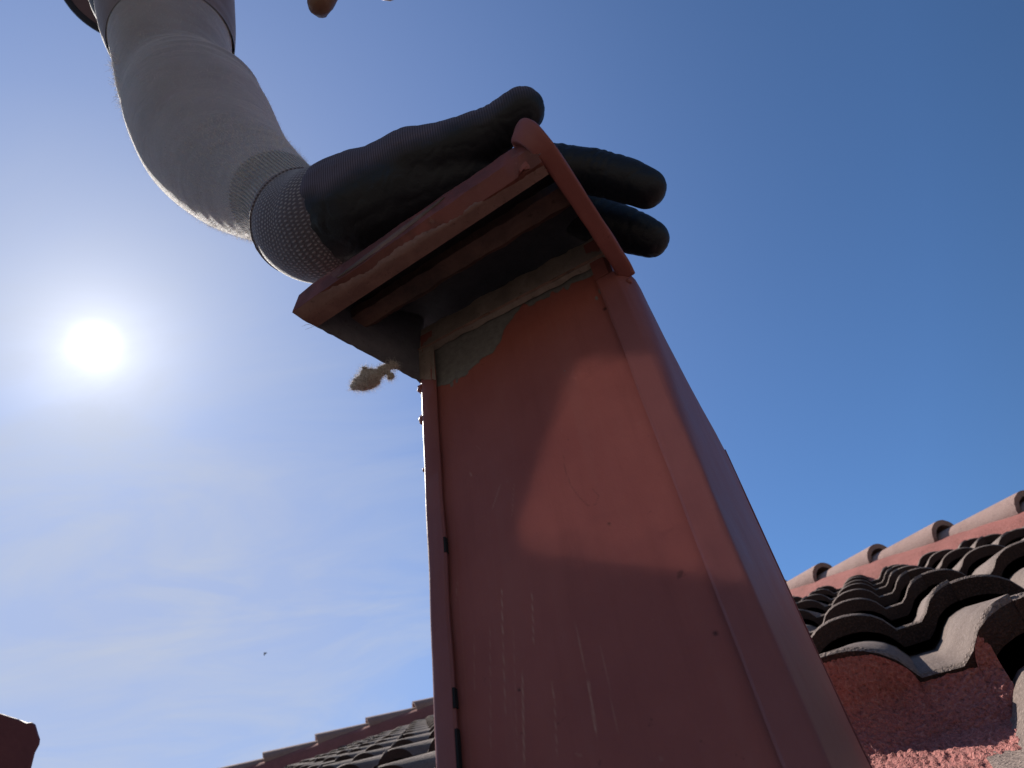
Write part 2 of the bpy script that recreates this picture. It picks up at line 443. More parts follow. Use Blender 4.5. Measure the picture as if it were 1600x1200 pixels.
APU, APV = 15.6, -6.2                        # apex of the two hips on the plane
HS, HC = .736, .677
def inside(u, v, mar=0.0):
    # between the two hip lines (below the apex)
    lim = (APU - u) / HS * HC
    return abs(v - APV) < lim + mar
CH = .0295                                    # height of a roll
def prof(v):                                  # height of the tile profile at v (courses)
    q = (v - V2) % PER
    wroll = PER - (V2 - V1)
    if q < wroll:
        x = 2 * q / wroll - 1
        return CH * (max(0.0, 1 - abs(x) ** 2.15)) ** .56
    return 0.0
STEP = .034
def course(u_front, vlo, vhi, rng, near):
    V, F, FM = [], [], []
    tw = PER * 2
    k0 = math.floor((vlo - V2) / tw) - 1; k1 = math.ceil((vhi - V2) / tw) + 1
    for k in range(k0, k1):
        a = V2 + PER * .28 + k * tw; b = a + tw    # joints sit on the crest of every other roll
        if b < vlo or a > vhi: continue
        du = rng.uniform(-.012, .012); dh = rng.uniform(-.0012, .0018); sk = rng.uniform(-.006, .006)
        cm = (a + b) / 2
        if not inside(u_front + .3, cm, .9): continue
        nq = 56 if near else 30
        if u_front < 1.0 + U0 - .2 and b < vlo: continue
        qs = []
        for i in range(nq + 1):
            qs.append(max(a + (b - a) * i / nq, vlo if u_front < 1.1 else -99))
        nu = 10 if near else 3
        base = len(V)
        TH = .021
        def ht(u, v):
            return prof(v) - STEP * (u - u_front) + dh + .001 * noise.noise(Vector((u * 3, v * 5, k)))
        L = 1.10
        cols = []
        for i, v in enumerate(qs):
            col = []
            edgeup = .0022 if i >= nq - 2 else 0
            jag = (noise.noise(Vector((v * 70, u_front * 9, 1.3))) * .006 + noise.noise(Vector((v * 260, u_front * 5, 4.3))) * .004) * (1 if near else .6)
            uf = u_front + du + sk * (v - cm) / tw
            # underside back, face bottom, face mid, face top, top surface back
            pts = [(uf + L, ht(uf + L, v) - TH), (uf + .10, ht(uf + .1, v) - TH), (uf + .004 + jag * .5, ht(uf, v) - TH * 1.0)]
            nf = 3 if near else 1
            for q in range(1, nf):
                ff = q / nf
                pts.append((uf - .002 + jag * .6 + .008 * noise.noise(Vector((v * 120, ff * 7, u_front))), ht(uf, v) - TH * (1 - ff)))
            pts.append((uf + jag + .001, ht(uf, v) - .0022 + jag * .02))
            pts.append((uf + .010 + jag, ht(uf, v) + edgeup))
            for q in range(1, nu + 1):
                uu = uf + .010 + (L - .010) * (q / nu) ** 1.3
                pts.append((uu, ht(uu, v) + edgeup))
            for (u, h) in pts:
                V.append(rp(u, v, h)); col.append(len(V) - 1)
            cols.append(col)
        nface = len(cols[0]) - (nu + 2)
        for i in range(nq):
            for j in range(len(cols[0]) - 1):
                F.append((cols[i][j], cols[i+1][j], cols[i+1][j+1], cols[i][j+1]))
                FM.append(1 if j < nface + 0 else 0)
        for c, rev in ((cols[0], False), (cols[-1], True)):
            for q in range(nu - 1):
                pass
    return V, F, FM
rng = random.Random(3)
VV, FF, MM = [], [], []
for n in range(-1, 15):
    uf = n + U0
    if n == 1: uf = n + U0 + .10
    half = (APU - uf) / HS * HC
    lo, hi = APV - half - .2, APV + half + .2
    near = n <= 3
    # fine tiles close by, on the right of the vent
    if n < 1: lo, hi = .03, 4.5
    V, F, m_ = course(uf, lo, hi, rng, False if n > 3 else False)
    o = len(VV); VV += V; FF += [tuple(i + o for i in f) for f in F]; MM += m_
def clip_roof(VV, FF, MM, name):
    me = bpy.data.meshes.new(name); me.from_pydata([tuple(v) for v in VV], [], FF)
    me.polygons.foreach_set('material_index', MM)
    bm = bmesh.new(); bm.from_mesh(me)
    for s in (1, -1):
        a = rp(APU, APV, 0); d = (rp(APU - HS, APV + s * HC, 0) - a).normalized()
        nn = d.cross(rp(0, 0, 1) - rp(0, 0, 0)).normalized() * (1 if s > 0 else -1)
        mid = rp(6, APV, 0)
        if (mid - a).dot(nn) > 0: nn = -nn
        bmesh.ops.bisect_plane(bm, geom=bm.verts[:] + bm.edges[:] + bm.faces[:], plane_co=a, plane_no=nn, clear_outer=True)
    bmesh.ops.recalc_face_normals(bm, faces=bm.faces)
    bm.to_mesh(me); bm.free()
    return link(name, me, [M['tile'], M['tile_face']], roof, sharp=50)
clip_roof(VV, FF, MM, 'roof_tiles')

# battens' underlay sheet closing the gaps below the tiles
under = []
for (u, v) in ((-1.6, -13), (-1.6, 7.0), (3.0, APV + (APU - 3) / HS * HC), (APU, APV), (3.0, APV - (APU - 3) / HS * HC)):
    under.append(rp(u, v, -.075))
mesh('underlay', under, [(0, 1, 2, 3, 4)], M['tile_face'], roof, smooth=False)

# ---- hip tiles and their mortar bed
HL = .95                                      # exposed length of a hip tile, in courses
hipmats = M['hip']
def hip_line(sgn, s, h):                      # s courses down from the apex
    return rp(APU - HS * s, APV + sgn * HC * s, h)
def hip_dir(sgn): return (hip_line(sgn, 1, 0) - hip_line(sgn, 0, 0)).normalized()
UPN = (rp(0, 0, 1) - rp(0, 0, 0)).normalized()
def hip_tile(sgn, s0, rr, h0, jit):
    bodyk = .77
    d = hip_dir(sgn); side = d.cross(UPN).normalized(); up = side.cross(d).normalized()
    V, F = [], []
    na = 26; L = (HL + .10) * EXP
    rows = []
    tilt = .055
    def ring(t, r, drop=0.0, jagk=0.0):
        c = hip_line(sgn, s0, 0) + d * (t + jit[0] * .004) + up * (h0 + tilt * (t / L - .5) * .8 * 0 + t / L * .030 + jit[1] * .003) + side * jit[2] * .004
        row = []
        for k in range(na + 1):
            a = math.pi * (-.06 + 1.12 * k / na)
            j = jagk * noise.noise(Vector((k * .7, s0, t * 3)))
            V.append(c + side * math.cos(a) * (r + drop) * 1.02 + up * math.sin(a) * (r + drop) * .98 + d * j)
            row.append(len(V) - 1)
        rows.append(row)
    TH = .020
    ring(0, rr * bodyk - TH); ring(L, rr * 1.0 - TH, 0, .003); ring(L + .0002, rr, 0, .003)
    for q in (.94, .8, .6, .4, .2, 0): ring(L * q, rr * (bodyk + (1 - bodyk) * q))
    for i in range(len(rows) - 1):
        for k in range(na):
            F.append((rows[i][k], rows[i+1][k], rows[i+1][k+1], rows[i][k+1]))
    return V, F
def hip_run(sgn, smax, label):
    i = 0; s = S0[sgn]; HL = HLS[sgn]
    rg = random.Random(5 + sgn)
    while s < smax:
        V, F = hip_tile(sgn, s, HIPR[sgn], HIPHS[sgn], (rg.uniform(-1, 1), rg.uniform(-1, 1), rg.uniform(-1, 1)))
        t = mesh('hip_tile', V, F, hipmats, roof, sharp=45, recalc=True)
        # nail hole
        s += HL
    # mortar bed: a lumpy wedge under the tiles
    d = hip_dir(sgn); side = d.cross(UPN).normalized()
    V, F = [], []
    ns = int(smax * 14); prof_ = [(.30, -.16), (.22, -.04), (.165, .03), (.112, .085), (.06, .11), (-.06, .11), (-.108, .085), (-.165, .03), (-.30, -.16)]
    rows = []
    for i in range(ns + 1):
        s = smax * 1.02 * i / ns; row = []
        for (w, h) in prof_:
            p = hip_line(sgn, s, 0) + side * w + UPN * (.034 if abs(w) < .12 else 0) + UPN * (h * HIPR[sgn] / .105 + HIPHS[sgn] - .075)
            nz = noise.noise(p * 14) * .010 + noise.noise(p * 50) * .003
            V.append(p + side * nz * (1 if w > 0 else -1)); row.append(len(V) - 1)
        rows.append(row)
    for i in range(ns):
        for k in range(len(prof_) - 1):
            F.append((rows[i][k], rows[i+1][k], rows[i+1][k+1], rows[i][k+1]))
    mesh('mortar_bed', V, F, M['mortar'], roof, recalc=True)
HIPHS = {1: .024, -1: .062}; HIPR = {1: .070, -1: .078}; S0 = {1: .30, -1: -.1}; HLS = {1: .90, -1: .95}
hip_run(1, 19.0, '')
hip_run(-1, 19.0, '')

# the two slopes beyond the hips, and the walls under the eaves
def wz(p, z): return Vector((p.x, p.y, z))
apx = rp(APU, APV, -.02)
eR = hip_line(1, 19.5, -.02); eL = hip_line(-1, 19.5, -.02)
hd = cw(U_); hd.z = 0; hd.normalize()
backR = eR + hd * 14.0; backR.z = eR.z
backL = eL + hd * 14.0; backL.z = eL.z
apb = apx + hd * 1.5
mesh('roof_slope', [apx, eR, backR, apb], [(0, 1, 2, 3)], M['tile'], roof, smooth=False)
mesh('roof_slope', [apx, eL, backL, apb], [(0, 1, 2, 3)], M['tile'], roof, smooth=False)

house = empty('house', (0, 3, 0), 'cream rendered house walls carrying the tiled roof', 'house')
cx = [hip_line(1, 17.5, 0), hip_line(-1, 17.5, 0), backL - hd * .8, backR - hd * .8]
ctr = sum(cx, Vector()) / 4
inn = [(p + (ctr - p) * .06) for p in cx]
hts = [min(p.z, 4.2) - .25 for p in inn]
zt_ = min(hts)
zt_ = max(zt_, 2.4)
for i in range(4):
    a, b = inn[i], inn[(i + 1) % 4]
    dd = (Vector((b.x - a.x, b.y - a.y, 0))).normalized(); nn = Vector((dd.y, -dd.x, 0))
    q = []
    for p in (a, b):
        for o in (0, .2):
            for z in (0, zt_): q.append(Vector((p.x, p.y, z)) - nn * o)
    mesh('wall', q, [(0, 1, 5, 4), (2, 3, 7, 6), (1, 3, 7, 5), (0, 2, 6, 4), (0, 1, 3, 2), (4, 5, 7, 6)], M['wall'], house, smooth=False, recalc=True)

# ================================================================== THE RED VENT
# vent axes: a to the right along its face, b out of the face, c up; origin at the top left corner of the front
VR = np.array([.85765126, .440639, -.2650879]); VB = np.array([-.49987674, .59344263, -.63083207])
VO = .37 * np.array([(655 - 800) / 1100, (600 - 595) / 1100, 1.0])
def bp(a, b, c): return cp(VO + a * VR + b * VB + c * UPC)
wV, bV, cV = cw(VR), cw(VB), cw(UPC)
WB, DB = .1165, .165
BOT = -.46
vent = empty('roof_vent', bp(WB / 2, -DB / 2, BOT), 'tall red painted metal vent box with open dirty hood under the gloved hand', 'vent')

def sweep_section(name, poly, cs, mat, parent, closed=True, jitter=0.0, sharp=30, wfun=None):
    V, F = [], []
    for c in cs:
        for (a, b) in poly:
            if wfun: a, b = wfun(a, b, c)
            j = noise.noise(Vector((a * 40, b * 40, c * 30))) * jitter
            V.append(bp(a + j, b + j * .6, c))
    n = len(poly)
    for i in range(len(cs) - 1):
        for k in range(n if closed else n - 1):
            F.append((i*n + k, i*n + (k+1) % n, (i+1)*n + (k+1) % n, (i+1)*n + k))
    if closed:
        F.append(tuple(range(n))); F.append(tuple((len(cs)-1)*n + k for k in range(n)))
    return mesh(name, V, F, mat, parent, recalc=True, sharp=sharp)
T = .0014
def cs_(lo, hi, n): return [lo + (hi - lo) * i / n for i in range(n + 1)]
CS = cs_(BOT, 0.004, 90)
CS2 = cs_(0.0045, .036, 10)
RB = .0022        # rounded folds
def rnd(cx_, cy_, r, a0, a1, n=4):
    return [(cx_ + r * math.cos(R_(a0 + (a1 - a0) * i / n)), cy_ + r * math.sin(R_(a0 + (a1 - a0) * i / n))) for i in range(n + 1)]
FLL, FLR = .0095, .0112                        # widths of the front flanges
def flare(a, b, c):
    k = -c / .19
    if a > WB / 2 and b < -.001:      # the side sheet bows outwards towards the top
        g_ = max(0.0, min(1.0, 1 + c / .13)); a += g_ * (.0060 * math.exp(b / .09) + .0008) * (1 - math.exp((b + .001) / .004))
    return a + (.0018 * k if a > WB / 2 else 0), b
# left side: wall, fold, flange; slightly uneven hand-bent sheet
def left_sec(o):
    return [(0 + o, -DB)] + rnd(RB, -RB, RB - o, 180, 90) + [(FLL, -o)]
outer = [(0, -DB)] + rnd(RB, -RB, RB, 180, 90) + [(FLL - .001, 0.0), (FLL, -.0006)]
inner = [(FLL, -T), (RB + .001, -T)] + [(T, -RB - .001), (T, -DB)]
sweep_section('side_wall', outer + inner, CS, M['paint'], vent, jitter=.0009, wfun=flare)
SB = [-.145, -.12, -.095, -.075, -.055, -.04, -.028, -.018, -.011, -.006]
outer = [(WB, -DB)] + [(WB, b) for b in SB] + rnd(WB - .002, -.002, .002, 0, 90, 5) + [(WB - FLR + .001, 0.0), (WB - FLR, -.0006)]
inner = [(WB - FLR, -T), (WB - .004, -T), (WB - T, -.004)] + [(WB - T, b) for b in SB[::-1]] + [(WB - T, -DB)]
sweep_section('side_wall', outer + inner, CS, M['paint'], vent, jitter=.0006, wfun=flare)
sweep_section('flange', [(0, -.012), (0, -.002), (.002, 0), (FLL, 0), (FLL, -T), (T, -T), (T, -.012)], CS2, M['paint'], vent, jitter=.0004)
sweep_section('flange', [(WB - .002, -.012), (WB - .002, -.002), (WB - .004, 0), (WB - FLR, 0), (WB - FLR, -T), (WB - .002 - T, -T), (WB - .002 - T, -.012)], CS2, M['paint'], vent, jitter=.0004)
sweep_section('back_wall', [(-.0005, -DB - T), (WB + .0005, -DB - T), (WB + .0005, -DB - .0001), (-.0005, -DB - .0001)], CS, M['paint'], vent, wfun=flare)

# front panel: fine grid with its worn primer, scratches and slots painted as paint wear
def ray_ac(x, y, b=0.0):
    d = np.array([(x - 800) / FPX, (600 - y) / FPX, 1.0]); t = (b + VO @ VB) / (d @ VB); q = d * t - VO
    return float(q @ VR), float(q @ UPC)
PB = -.0032
gl, gr, gb, gt = FLL - .004, WB - FLR + .004, BOT, .0235
NX, NY = 200, 700
gx = np.linspace(gl, gr, NX + 1); tt = np.linspace(0, 1, NY + 1)
gy = gt + (gb - gt) * tt ** 1.0
AA, CC = np.meshgrid(gx, gy)
wear = np.zeros(AA.shape + (4,)); wear[..., 3] = 1
# bare grey patch under the hood
bl = [(640, 596), (680, 606), (700, 602), (712, 594), (728, 588), (745, 568), (770, 552), (783, 533), (787, 516), (799, 500), (812, 482), (818, 474), (826, 478), (846, 468), (858, 462), (862, 455), (872, 458), (880, 449), (886, 453), (895, 444), (905, 441), (925, 432), (945, 422), (990, 400)]
pa = np.array([ray_ac(x, y, PB) for x, y in bl])
lowc = np.interp(AA, pa[:, 0], pa[:, 1])
nz = np.array([[noise.noise(Vector((a * 160, c * 160, 0))) + .5 * noise.noise(Vector((a * 480, c * 480, 3))) for a in gx] for c in gy[:int(NY * .2)]])
nzz = np.zeros(AA.shape); nzz[:nz.shape[0]] = nz
bare = np.clip((CC - lowc + nzz * .0016) / .0007, 0, 1)
wear[..., 0] = bare
# hairline scratches
def seg_dist(P, Q):
    d = np.array(Q) - np.array(P); L2 = d @ d
    t = np.clip(((AA - P[0]) * d[0] + (CC - P[1]) * d[1]) / L2, 0, 1)
    return np.hypot(AA - P[0] - t * d[0], CC - P[1] - t * d[1]), t
scr = [((784, 918), (786, 1000), .7, .00022), ((786, 1000), (790, 1120), .45, .0002), ((831, 922), (834, 1010), .6, .0002), ((816, 1048), (819, 1200), .6, .0003),
       ((862, 1062), (866, 1092), .6, .00022), ((866, 1092), (870, 1180), .4, .0002), ((897, 970), (918, 1060), .45, .00022), ((918, 1060), (932, 1150), .85, .00034),
       ((936, 1000), (965, 1150), .25, .0002), ((783, 756), (769, 797), .45, .00024), ((766, 970), (767, 1190), .22, .0002), ((741, 990), (742, 1090), .2, .0002),
       ((714, 908), (713, 940), .35, .0002), ((802, 978), (808, 1180), .18, .0002), ((744, 697), (752, 703), .3, .0002), ((735, 738), (737, 745), .6, .0003), ((804, 752), (800, 810), .2, .0002),
       ((899, 1178), (910, 1181), .3, .0003), ((1028, 1185), (1032, 1188), .5, .0004)]
for (p, q, k, w) in scr:
    P, Q = ray_ac(*p, PB), ray_ac(*q, PB)
    d, t = seg_dist(P, Q)
    wv = .5 + .5 * np.sin(t * 37 + p[0]) * np.sin(t * 11 + p[1])
    s_ = np.clip(1.4 - d / w, 0, 1) * min(1, k * 1.5) * (.6 + .4 * wv) * np.clip(t * 12, .2, 1) * np.clip((1 - t) * 9, .2, 1)
    wear[..., 1] = np.maximum(wear[..., 1], s_)
# faint brushed streaks low on the panel
st = np.array([noise.noise(Vector((a * 900, 0, 2))) for a in gx])
stl = np.clip((st - .25) * 3, 0, 1)[None, :] * np.clip((-.06 - CC) / .05, 0, 1) * np.clip((.055 - AA) / .03, 0, 1) * .07
wear[..., 1] = np.maximum(wear[..., 1], stl)
# stray hair-like curl and specks (dark)
curl = [(880, 713), (883, 735), (892, 760), (905, 778), (918, 791), (930, 788), (934, 775), (925, 765)]
for p, q in zip(curl, curl[1:]):
    d, t = seg_dist(ray_ac(*p, PB), ray_ac(*q, PB)); wear[..., 2] = np.maximum(wear[..., 2], np.clip(1.3 - d / .00022, 0, 1) * .28)
for (x, y, r) in ((1112, 992, .0007), (950, 819, .0005), (888, 688, .0003), (1073, 768, .0005), (811, 1078, .0005), (945, 483, .001)):
    a, c = ray_ac(x, y, PB); wear[..., 2] = np.maximum(wear[..., 2], np.clip(1.5 - np.hypot(AA - a, CC - c) / r, 0, 1) * .8)
# grey chips near the top right and the lower left of the patch
for (x, y, r) in ((938, 455, .0012), (932, 466, .0009), (706, 600, .0013), (714, 595, .0010), (882, 580, .0003)):
    a, c = ray_ac(x, y, PB); wear[..., 0] = np.maximum(wear[..., 0], np.clip((1.3 - np.hypot((AA - a) * 1.4, (CC - c) * .6) / r) * 2, 0, 1))
Vp = []
for j in range(NY + 1):
    for i in range(NX + 1):
        a, c = AA[j, i], CC[j, i]
        k = -c / .19
        aa = a + .0018 * k * max(0, min(1, (a - WB / 2) / (WB / 2)))
        dent = .0007 * noise.noise(Vector((a * 14, c * 9, 5))) + .00035 * bare[j, i] * -1
        Vp.append(bp(aa, PB + dent, c))
Fp = [(j*(NX+1)+i, j*(NX+1)+i+1, (j+1)*(NX+1)+i+1, (j+1)*(NX+1)+i) for j in range(NY) for i in range(NX)]
pn = mesh('front_panel', Vp, Fp, M['panel'], vent, sharp=None)
ca = pn.data.color_attributes.new('wear', 'FLOAT_COLOR', 'POINT')
ca.data.foreach_set('color', wear.reshape(-1))
# panel top: the folded ledge at the mouth of the vent
def ruled(name, rows, mat, parent, n=60, jit=.0004, sharp=30, th=0.0, seed=0):
    """rows: list of ((a,b,c) left, (a,b,c) right) — a sheet through them"""
    V, F = [], []
    m = len(rows)
    for i in range(n + 1):
        t = i / n
        for j, (l, r) in enumerate(rows):
            p = np.array(l) * (1 - t) + np.array(r) * t
            q = noise.noise(Vector((t * 14, j * 3.1 + seed, 0))) * jit * 2 + noise.noise(Vector((t * 60, j * 3.1 + seed, 7))) * jit
            V.append(bp(p[0], p[1] + q, p[2] + q * .6))
    for i in range(n):
        for j in range(m - 1):
            F.append((i*m + j, (i+1)*m + j, (i+1)*m + j + 1, i*m + j + 1))
    o = mesh(name, V, F, mat, parent, sharp=sharp)
    if th:
        b = bmesh.new(); b.from_mesh(o.data)
        bmesh.ops.recalc_face_normals(b, faces=b.faces)
        bmesh.ops.solidify(b, geom=b.faces[:], thickness=th); b.to_mesh(o.data); b.free()
        o.data.set_sharp_from_angle(angle=R_(sharp))
        for p in o.data.polygons: p.use_smooth = True
    return o
ruled('ledge', [((-.0015, -.0026, .0225), (WB - .001, -.0026, .0180)), ((-.003, .0006, .0235), (WB - .001, .0004, .0190)), ((-.003, .0006, .0260), (WB - .001, .0006, .0215)),
                ((-.0065, -.0012, .0435), (WB - .001, -.0012, .0400)), ((-.0065, -.008, .0440), (WB - .001, -.008, .0405))], M['ledge'], vent, jit=.0005)
ruled('ledge_highlight', [((-.003, .0009, .0232), (WB - .001, .0008, .0187)), ((-.003, .0016, .0240), (WB - .001, .0014, .0196)), ((-.003, .0007, .0250), (WB - .001, .0007, .0206))], M['bare'], vent, jit=.0003)  # thin warm strip stands in for the highlight along the lower edge
ruled('bare_patch', [((-.0004, .00045, .0010), (FLL + .001, .00045, -.0065)), ((-.0006, .00050, .0120), (FLL + .001, .00050, .0120)), ((-.0008, .00045, .0235), (FLL + .001, .00045, .0235))], M['ledge'], vent, n=12, jit=.0006)
# dark slots between the panel and the left flange
for (y0, y1) in ((838, 862), (1072, 1104), (1136, 1230)):
    x0 = 693 + (y0 - 838) * .075
    a0, c0 = ray_ac(x0 + 1, y0, .0004); a1__, c1 = ray_ac(x0 + 1 + (y1 - y0) * .05, y1, .0004)
    am = FLL - .0002
    V = [bp(am - .0002, .00020, c0), bp(am + .0007, .00020, c0), bp(am + .0008, .00020, c1), bp(am - .0003, .00020, c1)]
    mesh('slot', V + [v - bV * .002 for v in V], [(0, 1, 2, 3), (4, 5, 6, 7), (0, 1, 5, 4), (2, 3, 7, 6), (1, 2, 6, 5), (0, 3, 7, 4)], M['slot'], vent, smooth=False, recalc=True)

# ---- hood
def hoodtop(b): return .0225 + (.0735 - b) * (.036 / .0735) if b > 0 else .0585 + (-b) * .07
lipL = dict(low=(-.0185, .058, .0), tip=(-.0228, .0705, .001), up=(-.0125, .0700, .0160))
lipR = dict(low=(.1125, .064, .001), tip=(.1120, .0750, .008), up=(.1110, .0745, .0190))
hood = ruled('hood', [((-.020, .0585, .0045), (.107, .0625, .0045)), (lipL['low'], lipR['low']), ((-.0205, .0645, -.0008), (.1125, .070, .0015)), (lipL['tip'], lipR['tip']),
               ((-.0190, .0715, .010), (.1115, .0760, .0150)), (lipL['up'], lipR['up']), ((-.019, .064, .0255), (.1055, .068, .0262)), ((-.012, .030, .044), (.112, .032, .044)), ((-.004, 0, .0590), (.1165, 0, .0590)),
               ((-.001, -.08, .060), (.1120, -.08, .052)), ((-.001, -DB - .004, .045), (.1100, -DB - .004, .045)), ((-.001, -DB - .004, -.004), (.1100, -DB - .004, -.004))], M['hoodpaint'], vent, jit=.00016, th=.0012)
# peeled band along the lower half of the lip, standing just proud of it
def lip_band():
    V, F = [], []; n = 420
    rows = [(lipL['low'], lipR['low']), ((-.0205, .0645, -.0008), (.1125, .070, .0015)), (lipL['tip'], lipR['tip'])]
    def at(t, s):
        i = min(int(s * 2), 1); f = s * 2 - i
        l = np.array(rows[i][0]) * (1 - f) + np.array(rows[i+1][0]) * f; r = np.array(rows[i][1]) * (1 - f) + np.array(rows[i+1][1]) * f
        return l * (1 - t) + r * t
    for i in range(n + 1):
        t = i / n
        top = .58 + .22 * noise.noise(Vector((t * 5, 1, 0))) + .10 * noise.noise(Vector((t * 17, 2, 0))) + .05 * noise.noise(Vector((t * 70, 2, 0)))
        top += .42 - .62 * t
        top = max(.22, min(1.0, top))
        bot = .0
        if .17 < t < .42: pass
        for j in range(7):
            s = bot + (top - bot) * j / 6
            p = at(t, s); V.append(bp(p[0], p[1] + .0006 + (.0001 if 0 < j < 6 else -.0004), p[2] - .0008 - .0004 * (1 - s)))
    for i in range(n):
        for j in range(6): F.append((i*7 + j, (i+1)*7 + j, (i+1)*7 + j+1, i*7 + j+1))
    mesh('peeled_strip', V, F, M['strip'], hood, sharp=None)
lip_band()
def lip_stain(t0, t1, s0, s1, hw, mat):
    rows = [(lipL['tip'], lipR['tip']), ((-.0190, .0715, .010), (.1115, .0760, .0150)), (lipL['up'], lipR['up'])]
    V, F = [], []; n = 80
    for i in range(n + 1):
        q = i / n; t = t0 + (t1 - t0) * q; sc_ = s0 + (s1 - s0) * q
        w = hw * math.sin(math.pi * q) ** .6 * (1 + .3 * noise.noise(Vector((q * 14, 3, 1))))
        for k in (-1, -.4, .4, 1):
            z = max(0, min(.999, sc_ + w * k)) * 2; r_ = int(z); f = z - r_
            l = np.array(rows[r_][0]) * (1 - f) + np.array(rows[r_+1][0]) * f; r = np.array(rows[r_][1]) * (1 - f) + np.array(rows[r_+1][1]) * f
            p = l * (1 - t) + r * t
            V.append(bp(p[0], p[1] + (.0007 if abs(k) < 1 else .0001), p[2] - .0003))
    F = [(i*4 + j, i*4 + j + 1, (i+1)*4 + j + 1, (i+1)*4 + j) for i in range(n) for j in range(3)]
    mesh('soot_stain', V, F, mat, hood, sharp=None)
lip_stain(.20, .66, .10, .40, .12, M['baffle'])
# dark sheet added under the hood for its shade, and inner baffle
ruled('hood_shade_sheet', [((-.018, .0595, .0035), (.108, .0630, .0040)), ((-.0185, .0625, .0200), (.1045, .0665, .0205)), ((-.011, .030, .0415), (.112, .032, .0415)), ((-.003, 0, .0560), (.1115, 0, .0560)), ((-.001, -.02, .0560), (.1100, -.02, .0560))], M['dark'], hood, jit=.0003)
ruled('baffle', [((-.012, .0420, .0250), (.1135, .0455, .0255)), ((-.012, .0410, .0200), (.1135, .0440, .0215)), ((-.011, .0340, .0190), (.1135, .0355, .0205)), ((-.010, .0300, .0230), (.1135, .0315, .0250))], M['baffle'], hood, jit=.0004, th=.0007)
# left cheek
def sheet(name, rows, mat, parent, th=.0012):
    V = []; m = len(rows[0])
    for r in rows: V += [bp(*p) for p in r]
    F = [(i*m + j, i*m + j+1, (i+1)*m + j+1, (i+1)*m + j) for i in range(len(rows) - 1) for j in range(m - 1)]
    o = mesh(name, V, F, mat, parent)
    b = bmesh.new(); b.from_mesh(o.data); bmesh.ops.solidify(b, geom=b.faces[:], thickness=th); bmesh.ops.recalc_face_normals(b, faces=b.faces); b.to_mesh(o.data); b.free()
    return o
n = 26; rows = [[], [], []]
for i in range(n + 1):
    b = -.004 + (.0650 + .004) * i / n
    a = -.0005 - .0195 * (max(b, 0) / .060)
    z = noise.noise(Vector((b * 300, 0, 0))) * .0009
    rows[0].append((a, b, z)); rows[1].append((a + .0005, b, hoodtop(b) * .5)); rows[2].append((a + .0015, b, hoodtop(b) - .002))
sheet('left_cheek', rows, M['cheek'], hood)
# right cheek with its thick rolled hem
rows = [[], [], []]
for i in range(n + 1):
    b = -.004 + (.072 + .004) * i / n
    a = .1152 - .0026 * (b / .07) ** 2
    rows[0].append((a, b, .0045)); rows[1].append((a, b, hoodtop(b) * .5)); rows[2].append((a, b, hoodtop(b) - .002))
sheet('right_cheek', rows, M['cheek'], hood)
hemp = [(.1198, -.005, .0022, .0021), (.1197, .004, .0020, .0022), (.1190, .022, .002, .0022), (.1180, .042, .003, .0022), (.1168, .062, .0045, .0023), (.1150, .0740, .008, .0026),
        (.1118, .0790, .0150, .0030), (.1082, .0770, .0205, .0028), (.1055, .0730, .0205, .0020), (.1060, .0690, .012, .0014)]
tube('rolled_hem', [tuple(bp(a, b, c)) + (r,) for a, b, c, r in hemp], M['paint'], hood, n=8, seg=40, flat=2.0, flatdir=wV, sharp=35,
     wob=lambda s, a: (abs(math.cos(a)) ** 5 + abs(math.sin(a)) ** 5) ** -.2 * .93 - 1 + .07 * noise.noise(Vector((s * 90, math.cos(a), math.sin(a)))))
# crumpled corner flap tucked between hem and lip
fl = []
for i in range(9):
    for j in range(9):
        s, t = i / 8, j / 8
        a = .101 + .015 * s; b = .066 + .009 * t + .002 * math.sin(s * 6); c = .002 + .014 * (1 - t) * .4 + .006 * math.sin(t * 5 + s * 3) + .004
        fl.append(bp(a, b - .004, c))
mesh('corner_flap', fl, [(i*9 + j, i*9 + j+1, (i+1)*9 + j+1, (i+1)*9 + j) for i in range(8) for j in range(8)], M['paint'], hood)
# dark sheets added inside the box so that the mouth stays black
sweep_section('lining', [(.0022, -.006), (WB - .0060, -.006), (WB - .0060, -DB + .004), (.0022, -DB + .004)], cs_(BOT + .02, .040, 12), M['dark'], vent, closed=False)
# paint drips / blobs down the left edge
def blob(name, c, r, mat, parent, sx=(1, 1, 1), amp=.25, fr=1.0, sub=3):
    b = bmesh.new(); bmesh.ops.create_icosphere(b, subdivisions=sub, radius=1)
    for v in b.verts:
        k = 1 + amp * noise.noise(v.co * 1.7 * fr + Vector(c) * 40) + amp * .6 * noise.noise(v.co * 5 * fr + Vector(c) * 11)
        v.co = Vector((v.co.x * sx[0], v.co.y * sx[1], v.co.z * sx[2])) * r * k + Vector(c)
    me = bpy.data.meshes.new(name); b.to_mesh(me); b.free()
    return link(name, me, mat, parent, sharp=None)
for (a, b, c, r) in ((.0000, -.002, -.0045, .0022), (-.0004, -.003, -.0260, .0022), (-.0002, -.002, -.060, .0010)):
    blob('paint_blob', bp(a, b, c), r, M['paint'], vent, (1, 1, 1.3))
blob('paint_blob', bp(.1195, -.004, -.004), .0016, M['paint'], vent)

